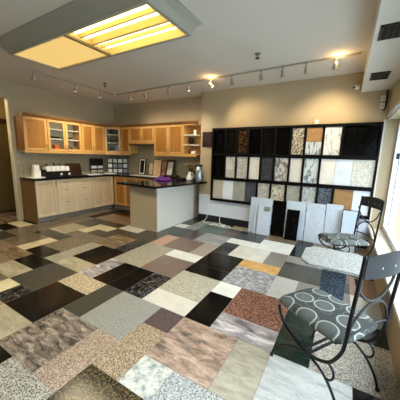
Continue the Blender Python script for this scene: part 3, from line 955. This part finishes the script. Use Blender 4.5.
inbox('dark_box', BLACKP, 'small black box on the bottom shelf of the left glass cabinet', 'box', 3.13, zs[0], .1, .1, .1)
inbox('orange_tin', mat('orange_tin', (206, 92, 34), .4), 'orange tin on the bottom shelf of the left glass cabinet', 'tin', 3.31, zs[0], .1, .1, .12)
inbox('red_carton', mat('red_carton', (150, 62, 30), .5), 'red carton on the bottom shelf behind the right glass door', 'carton', 3.56, zs[0], .09, .1, .11)
inbox('dark_tray', BLACKP, 'flat dark tray on the middle shelf of the left glass cabinet', 'tray', 3.25, zs[1], .26, .18, .05)
inbox('black_bowl_box', BLACKP, 'dark low box on the middle shelf behind the right glass door', 'box', 3.60, zs[1], .16, .16, .06)
inbox('grey_carton', mat('grey_carton', (120, 116, 104), .6), 'grey carton on the bottom shelf far right behind the right glass door', 'carton', 3.72, zs[0], .08, .1, .09)
for k, z in enumerate(zs):
    t = MB().box(-.09, .09, -.07, .07, 0, .15, .004).build('catalogue_box', mat('dark_catalogue', (40, 40, 36), .5), None, (XL + .25, YK - .26, z + .001), (0, 0, math.radians(45)))
    tag(t, 'dark box on the %s shelf of the glass corner cabinet' % ('bottom', 'middle', 'top')[k], 'box', 'dark boxes in the corner cabinet')

# wall picture between cabinets and rack
pf = thing('wall_picture', 'dark framed square picture hanging between the wall cabinets and the sample rack', 'picture', (-2.675, YR - .001, 1.68))
MB().box(-.13, .13, -.025, 0, 0, .32, .004).build('frame', mat('frame_dark', (30, 18, 16), .4), pf)
MB().box(-.095, .095, -.028, -.0255, .03, .29).build('picture', mat('dark_art', (52, 30, 32), .4, noise=.5, nscale=12), pf)

# ------------------------------------------------------------------ sample rack
RX0, RX1 = -2.515, .43
RY0, RY1 = 4.75, YR - .013
rk = thing('sample_rack', 'black wall rack holding three rows of stone samples', 'rack', (0, 0, 0))
MB().box(RX0, RX1, RY1 - .012, RY1, .52, 2.06).build('back_board', BLACKW, rk)
MB().box(RX0, RX0 + .05, RY0, RY1 - .012, .52, 2.06, .003).build('side_panel', BLACKW, rk)
MB().box(RX1 - .03, RX1, RY0, RY1 - .012, .52, 2.06, .003).build('side_panel', BLACKW, rk)
rowz = [(.575, .985), (1.045, 1.485), (1.545, 2.015)]
for z0, z1 in ((.52, .575), (.985, 1.045), (1.485, 1.545), (2.015, 2.06)):
    MB().box(RX0 + .05, RX1 - .03, RY0, RY1 - .012, z0, z1, .003).build('shelf', BLACKW, rk)
XS = {2: [-2.433, -2.2, -1.956, -1.702, -1.441, -1.175, -.907, -.669, -.382, -.099, .395],
      1: [-2.434, -2.197, -1.949, -1.68, -1.436, -1.175, -.901, -.66, -.392, -.09],
      0: [-2.46, -1.478, -1.211, -.922, -.651, -.387, -.139, .159]}
divs = {2: XS[2][1:10], 1: XS[1][1:9] , 0: [-1.478, -1.211, -.922, -.651, -.387, -.139]}
for rw, xs in divs.items():
    for x in xs:
        MB().box(x - .017, x + .017, RY0, RY1 - .012, rowz[rw][0], rowz[rw][1], .002).build('divider', BLACKW, rk)

sm = lambda *a, **k: stone(*a, **k)
SK = sm('sample_black', 'plain', (5, 5, 6), (11, 11, 12), scale=20, rough=.08, spec=.12)
SK2 = sm('sample_black_fleck', 'speck', (4, 4, 5), (34, 32, 28), (8, 8, 9), 60, .1, spec=.15)
SBR = sm('sample_black_gold', 'speck', (8, 7, 6), (120, 86, 52), (26, 19, 13), 26, .12, .8, spec=.2)
SBW = sm('sample_black_white', 'speck', (14, 14, 14), (232, 226, 210), (150, 142, 126), 30, .15, .8)
STAN = sm('sample_tan', 'plain', (152, 116, 76), (170, 134, 92), scale=14, rough=.3)
SCAR = sm('sample_marble', 'vein', (228, 228, 226), (150, 152, 154), (218, 218, 216), 3, .15, .35)
SCARB = sm('sample_blue_marble', 'vein', (210, 220, 226), (96, 112, 120), (190, 204, 212), 5, .15, .8)
SGW = sm('sample_grey_wave', 'wave', (160, 162, 160), (222, 222, 218), (202, 202, 198), 5, .15)
SGS = sm('sample_grey_speck', 'speck', (112, 112, 110), (228, 228, 224), (184, 184, 180), 60, .15)
SCW = sm('sample_cream', 'plain', (222, 220, 212), (236, 234, 228), scale=8, rough=.2)
SDG = sm('sample_dark_grey', 'speck', (44, 48, 54), (76, 80, 86), None, 70, .2)
SGV = sm('sample_grey_vein', 'vein', (216, 216, 214), (84, 80, 80), (190, 190, 190), 11, .15, 1.1)
SBG = sm('sample_beige_grey', 'plain', (212, 212, 206), (226, 226, 220), scale=7, rough=.2)
SWH = sm('sample_white', 'plain', (210, 218, 232), (230, 234, 240), scale=5, rough=.2)
SBS = sm('sample_beige_speck', 'speck', (180, 176, 160), (232, 230, 220), (216, 213, 202), 60, .2)
SBGM = sm('sample_tan_speck', 'speck', (138, 128, 112), (220, 214, 202), (190, 182, 166), 60, .2)
SGG = sm('sample_green_grey', 'plain', (150, 151, 145), (174, 175, 168), scale=10, rough=.25)
SDG2 = sm('sample_slate', 'plain', (66, 68, 78), (80, 82, 92), scale=8, rough=.3)
SBL = sm('sample_blue_grey', 'speck', (40, 48, 62), (128, 136, 150), (74, 82, 96), 55, .2)
SBE2 = sm('sample_gold_speck', 'speck', (110, 106, 92), (230, 226, 212), (186, 180, 162), 40, .2)
SLB = sm('sample_light_blue', 'speck', (118, 128, 130), (220, 226, 224), (180, 190, 190), 50, .2)

GRP = {2: 'stone samples in the top row of the rack', 1: 'stone samples in the middle row of the rack', 0: 'stone samples in the bottom row of the rack'}


def sample(rw, x0, x1, mt, label, top=None, z0=None):
    a = (rowz[rw][0] + .002) if z0 is None else z0
    b = (rowz[rw][1] - .006) if top is None else top
    w = x1 - x0
    o = MB().box(-w / 2, w / 2, -.009, .009, 0, b - a, .002).build('stone_sample', mt, None, ((x0 + x1) / 2, RY0 + .035, a))
    return tag(o, label, 'stone sample', GRP[rw])


g = .019
T = XS[2]
for k, (mt, lb) in enumerate(((SK, 'plain black stone sample at the left end of the rack top row'), (SK2, 'black flecked stone sample second from left in the rack top row'),
                              (SBR, 'black and brown gold speckled sample in the rack top row'), (SK, 'black sample just right of the brown speckled one in the rack top row'),
                              (SK2, 'black sample two places right of the brown speckled one in the rack top row'), (SK, 'black sample beside the black and white speckled one in the rack top row'),
                              (SBW, 'bold black and white speckled sample in the rack top row'))):
    sample(2, T[k] + g, T[k + 1] - g, mt, lb)
sample(2, T[7] + g, T[8] - g, SCARB, 'half height white grey marble sample below the tan one in the rack top row', top=1.77)
sample(2, T[7] + g, T[8] - g, STAN, 'half height tan stone sample above the marble one in the rack top row', z0=1.772)
sample(2, T[8] + g, T[9] - g, SCAR, 'white marble sample with diagonal grey veins in the rack top row')
w3 = (T[10] - T[9] - g) / 3
for k in range(3):
    sample(2, T[9] + g + w3 * k + .001, T[9] + g + w3 * (k + 1) - .001, SK, ['black slab right of the white veined marble in the rack top row', 'middle one of three black slabs at the right of the rack top row', 'black slab at the right end of the rack top row'][k])
T = XS[1]
for k, (mt, lb) in enumerate(((SK, 'plain black sample at the left end of the rack middle row'), (SGW, 'pale grey sample with diagonal waves second in the rack middle row'),
                              (SGS, 'fine grey speckled sample third in the rack middle row'), (SCW, 'plain cream white sample in the rack middle row beside the charcoal one'),
                              (SDG, 'charcoal grey sample in the rack middle row'), (SGV, 'white sample with dark grey crackle veins in the rack middle row'),
                              (SBG, 'plain pale beige grey sample in the rack middle row left of the blue marble'), (SCARB, 'blue white marble with dark veins in the rack middle row'))):
    sample(1, T[k] + g, T[k + 1] - g, mt, lb)
for x0, x1, mt, lb in ((-.373, -.153, SCW, 'pale cream sample right of the blue marble in the rack middle row'), (-.151, .095, SWH, 'plain bluish white sample in the rack middle row'), (.097, .398, SBS, 'wide beige speckled sample at the right end of the rack middle row')):
    sample(1, x0, x1, mt, lb)
for x0, x1, mt, lb in ((-2.462, -2.225, SBGM, 'tan speckled sample at the left end of the rack bottom row'), (-2.223, -1.993, SWH, 'plain white sample second in the rack bottom row'),
                       (-1.991, -1.73, SGG, 'green grey sample third in the rack bottom row'), (-1.728, -1.497, SDG2, 'slate grey sample fourth in the rack bottom row'),
                       (-1.459, -1.23, SGS, 'grey speckled sample in the rack bottom row above the tall leaning white slab'), (-1.192, -.941, SBE2, 'gold and dark speckled sample in the rack bottom row'),
                       (-.903, -.67, SGG, 'muted grey green sample in the rack bottom row right of the gold speckled one'), (-.632, -.406, SLB, 'light blue grey speckled sample in the rack bottom row'),
                       (-.368, -.158, SBL, 'dark blue grey sample in the rack bottom row'), (-.12, .157, STAN, 'tan orange sample in the rack bottom row'),
                       (.16, .395, SWH, 'white sample at the right end of the rack bottom row')):
    sample(0, x0, x1, mt, lb)

# ------------------------------------------------------------------ slabs leaning below the rack
WS1 = sm('slab_white', 'plain', (182, 198, 216), (196, 210, 224), scale=4, rough=.25)
WS2 = sm('slab_white_speck', 'speck', (180, 196, 214), (202, 214, 228), (192, 206, 221), 40, .25)
GB = 'stone slabs leaning below the rack'


def lean(name, mt, label, x0, x1, h, yb, th=.012, yt=None, group=GB, mark=None):
    yt = RY0 - .022 if yt is None else yt
    w = x1 - x0
    tilt = math.atan2(yt - yb, h)
    o = MB().box(-w / 2, w / 2, 0, th, 0, h, .002).build(name, mt, None, ((x0 + x1) / 2, yb, .002 + th * math.sin(tilt)), (-tilt, 0, 0))
    return tag(o, label, 'stone slab', group)


lean('stone_slab', WS1, 'tall white slab leaning at the left of the row below the rack', -1.56, -1.13, .70, 4.63)
wsm = lean('stone_slab', WS2, 'shorter pale slab with a dark corner patch leaning before the tall white one', -1.38, -1.13, .58, 4.56, yt=4.67)
MB().box(-.02, .10, -.003, -.0005, .46, .55).build('sample_sticker', mat('green_grey_mark', (120, 134, 128), .4, noise=.5, nscale=30), wsm)
lean('stone_slab', WS1, 'narrow white strip leaning at the left edge of the shorter pale slab', -1.45, -1.405, .58, 4.58, yt=4.68)
lean('stone_slab', SK, 'tall black slab leaning between two white slabs below the rack', -1.12, -.88, .68, 4.64)
lean('stone_slab', WS1, 'white slab leaning behind the small black slab', -.87, -.53, .70, 4.64)
lean('stone_slab', SK, 'small black slab leaning against the middle white slab', -.84, -.62, .56, 4.54, yt=4.665)
lean('stone_slab', WS2, 'white slab leaning right of the middle white slab', -.52, -.215, .70, 4.64)
lean('stone_slab', WS2, 'white speckled slab leaning behind the small far chair', -.205, .045, .72, 4.64)
fp = thing('edged_slab', 'white panel with thin black edge leaning at the right end of the slab row', 'panel', (.16, 4.52, .004), 0, GB)
fp.rotation_euler = (math.radians(-11), 0, 0)
MB().box(-.11, .11, 0, .014, 0, .66).build('panel', WS1, fp)
MB().box(-.122, -.11, -.003, .014, 0, .672).box(.11, .122, -.003, .014, 0, .672).box(-.11, .11, -.003, .014, .66, .672).build('edging', BLACKP, fp)

# cable mess on the floor by the wainscot
tag(MB().tube([(-2.3, YR - .03, .16), (-2.28, 4.80, .05), (-2.2, 4.72, .012), (-2.0, 4.70, .012), (-1.95, 4.6, .012), (-2.15, 4.58, .012), (-2.3, 4.66, .012), (-2.42, 4.6, .012)], .009, 8).build('extension_lead', WHITEP), 'white power cord looped on the floor at the foot of the pale wainscot', 'cord')
tag(MB().tube([(-2.62, YR - .018, .62), (-2.60, YR - .018, .45), (-2.61, YR - .03, .3), (-2.62, 4.82, .1), (-2.66, 4.74, .012), (-2.58, 4.66, .012), (-2.48, 4.70, .012)], .006, 8).build('thin_cable', WHITEP), 'thin white cable hanging down the pale wainscot left of the rack', 'cable')
ad = thing('power_adapter', 'small white power adapter on the floor among the white cords', 'adapter', (-2.12, 4.66, .001), .5)
MB().box(-.04, .04, -.025, .025, 0, .035, .006).build('adapter_body', WHITEP, ad)
MB().box(-.05, -.04, -.008, .008, .01, .026).build('plug', mat('plug_grey', (150, 150, 150), .4), ad)

# ------------------------------------------------------------------ chairs
CUSH = bpy.data.materials.new('circle_fabric')
CUSH.use_nodes = True
nt = CUSH.node_tree
bs = nt.nodes['Principled BSDF']; bs.inputs['Roughness'].default_value = .75
tc = nt.nodes.new('ShaderNodeTexCoord')


def circles(scale, off, r0, r1, ramp_fill, fill_to):
    mp = nt.nodes.new('ShaderNodeMapping'); mp.inputs['Scale'].default_value = (scale, scale, .0)
    mp.inputs['Location'].default_value = off
    nt.links.new(tc.outputs['Object'], mp.inputs[0])
    vo = nt.nodes.new('ShaderNodeTexVoronoi'); vo.inputs['Scale'].default_value = 1.0; vo.inputs['Randomness'].default_value = 0.35
    vo.voronoi_dimensions = '2D'
    nt.links.new(mp.outputs[0], vo.inputs['Vector'])
    rp = nt.nodes.new('ShaderNodeValToRGB'); cr = rp.color_ramp; cr.interpolation = 'LINEAR'
    cr.elements[0].position = 0.0; cr.elements[0].color = lin((84, 92, 90))
    cr.elements[1].position = 1.0; cr.elements[1].color = lin((46, 54, 53))
    for p, c in ((r0 - .03, (74, 82, 80)), (r0, (160, 167, 165)), (r1, (160, 167, 165)), (r1 + .03, (46, 54, 53))):
        e = cr.elements.new(p); e.color = lin(c)
    nt.links.new(vo.outputs['Distance'], rp.inputs[0])
    return rp


c1 = circles(6.3, (.3, .1, 0), .37, .40, None, None)
c2_ = circles(9.0, (.7, .45, 0), .30, .32, None, None)
for e_ in c2_.color_ramp.elements:
    e_.color = lin((92, 100, 98)) if e_.position in (c2_.color_ramp.elements[2].position, c2_.color_ramp.elements[3].position) else lin((30, 34, 33))
mxc = nt.nodes.new('ShaderNodeMix'); mxc.data_type = 'RGBA'; mxc.blend_type = 'LIGHTEN'; mxc.inputs[0].default_value = 1.0
nt.links.new(c1.outputs[0], mxc.inputs[6]); nt.links.new(c2_.outputs[0], mxc.inputs[7])
nt.links.new(mxc.outputs[2], bs.inputs['Base Color'])


def make_chair(label):
    t = thing('bistro_chair', label, 'chair', (0, 0, 0), 0, 'black iron bistro chairs')
    # cushion
    fw, bw = .208, .213          # half widths front / back
    cu = MB()
    n = 14
    top, bot = {}, {}
    for i in range(n + 1):
        for j in range(n + 1):
            u, v = i / n * 2 - 1, j / n * 2 - 1
            # squircle: round the corners
            su = u * math.sqrt(1 - .22 * v * v * v * v * u * u); sv = v * math.sqrt(1 - .18 * u ** 4 * v * v)
            hw = bw + (fw - bw) * (v + 1) / 2
            x, y = su * hw, sv * .262 + .012
            e = (1 - abs(u) ** 5) * (1 - abs(v) ** 5)
            e = max(e, 0) ** .5
            fr = .018 * max(0, v - .5) ** 2
            top[i, j] = cu.bm.verts.new((x, y, .452 + .032 * e - fr))
            bot[i, j] = cu.bm.verts.new((x, y, .438 - .016 * min(1, e * 2) - fr))
    for i in range(n):
        for j in range(n):
            f = cu.bm.faces.new((top[i, j], top[i + 1, j], top[i + 1, j + 1], top[i, j + 1])); f.smooth = True
            f = cu.bm.faces.new((bot[i, j], bot[i, j + 1], bot[i + 1, j + 1], bot[i + 1, j])); f.smooth = True
    rim = [(i, 0) for i in range(n)] + [(n, j) for j in range(n)] + [(i, n) for i in range(n, 0, -1)] + [(0, j) for j in range(n, 0, -1)]
    for a, b in zip(rim, rim[1:] + rim[:1]):
        f = cu.bm.faces.new((top[a], bot[a], bot[b], top[b])); f.smooth = True
    bmesh.ops.recalc_face_normals(cu.bm, faces=cu.bm.faces[:])
    cu.build('seat', CUSH, t)
    W = .2
    # seat ring under the cushion
    MB().tube([(-.165, .20, .422), (.165, .20, .422), (.18, -.2, .422), (-.18, -.2, .422), (-.165, .20, .422)], .008, 8, smooth=False).build('seat_frame', IRON, t)
    for s in (-1, 1):
        x = s * W
        Z = lambda sx, z, dx=0: (s * (W + dx), sx - .25, z)
        MB().tube([Z(-.05, 1.0), Z(-.042, .87), Z(-.022, .63), Z(-.012, .47), Z(.008, .385), Z(.06, .295), Z(.14, .25), Z(.22, .24), Z(.32, .26), Z(.415, .31), Z(.465, .38), Z(.475, .425)], .0105, 10).build('back_post', IRON, t)
        fl2 = MB().tube([Z(.485, .0, .026), Z(.478, .045, .02), Z(.44, .115, .01), Z(.36, .172), Z(.28, .212), Z(.21, .232)], .0085, 8)
        lg = fl2.build('leg', IRON, t)
        MB().lathe([(.013, 0), (.013, .014), (.008, .02)], s * (W + .026), .235, 12).build('foot_cap', BLACKP, lg)
        lg = MB().tube([Z(.215, .232), Z(.13, .212), Z(.06, .165), Z(.005, .095), Z(-.02, .04), Z(-.03, .0)], .0085, 8).build('leg', IRON, t)
        MB().lathe([(.013, 0), (.013, .014), (.008, .02)], s * W, -.28, 12).build('foot_cap', BLACKP, lg)
        MB().tube([Z(.07, .287), Z(.035, .262), Z(.025, .22), Z(.045, .185), Z(.075, .178)], .007, 8).build('brace', IRON, t)
    for y in (-.012, -.05):
        MB().box(-W, W, y - .009, y + .009, .236, .246, .002).build('stretcher', IRONG, t)
    # curved back rail with three holes (small bright pins), sits between the posts, bows backwards
    rl = MB()
    n = 16
    def ry(u, z): return -.25 - .045 - .035 * (1 - u * u) - (z - .87) * .06
    vv = {}
    for i in range(n + 1):
        u = i / n * 2 - 1
        for k, (z, dy) in enumerate(((.874, 0), (.995 + .016 * (1 - u * u), 0), (.995 + .016 * (1 - u * u), -.012), (.874, -.012))):
            vv[i, k] = rl.bm.verts.new((u * W, ry(u, z) + dy, z))
    for i in range(n):
        for k in range(4):
            rl.bm.faces.new((vv[i, k], vv[i, (k + 1) % 4], vv[i + 1, (k + 1) % 4], vv[i + 1, k]))
    rl.bm.faces.new([vv[0, k] for k in range(4)]); rl.bm.faces.new([vv[n, k] for k in (3, 2, 1, 0)])
    bmesh.ops.recalc_face_normals(rl.bm, faces=rl.bm.faces[:])
    rail = rl.build('back_rail', IRONG, t)
    for x in (-.1, 0, .1):
        u = x / W
        MB().box(x - .005, x + .005, ry(u, .93) - .0135, ry(u, .93) + .0015, .924, .938, .002).build('rail_inlay', STEEL, rail)
    yb = -.27
    P = lambda x, z: (x, -.25 - .012 - .05 * (z - .47) * (1 - (x / W) ** 2) - .02 * (z - .47), z)
    MB().tube([P(-W, .86), P(-.16, .78), P(-.08, .715), P(0, .695), P(.08, .715), P(.16, .78), P(W, .86)], .008, 8).build('back_scroll', IRONG, t)
    MB().tube([P(-W, .50), P(-.165, .59), P(-.09, .66), P(0, .685), P(.09, .66), P(.165, .59), P(W, .50)], .008, 8).build('back_scroll', IRONG, t)
    MB().tube([P(-W, .50), P(-.1, .52), P(0, .525), P(.1, .52), P(W, .50)], .007, 8).build('back_scroll', IRONG, t)
    return t


ch = make_chair('near black iron chair with circle patterned cushion standing in the right foreground')
ch.location = (-.006, 1.756, 0); ch.rotation_euler = (0, 0, math.radians(57))
c2 = copy_tree(ch)
c2['label'] = 'far black iron chair with circle patterned cushion standing before the leaning slabs'
c2.location = (.08, 3.62, 0); c2.rotation_euler = (0, 0, math.radians(120))

# ------------------------------------------------------------------ low granite table
tb = thing('granite_table', 'low table with pale speckled granite top between the two iron chairs', 'table', (0, 2.55, 0))
TOPM = stone('table_top', 'speck', (84, 88, 90), (200, 204, 204), (154, 158, 158), 75, .35, 1.0)
MB().prism([(-.27, -.16), (-.19, -.26), (.20, -.26), (.25, -.2), (.25, .2), (.20, .25), (-.19, .25), (-.27, .16)], .525, .55, .003).build('tabletop', TOPM, tb)
MB().box(-.085, .115, -.12, .12, 0, .525, .003).build('pedestal', stone('table_base', 'speck', (30, 42, 54), (120, 138, 152), (62, 78, 94), 60, .3, 1.0), tb)
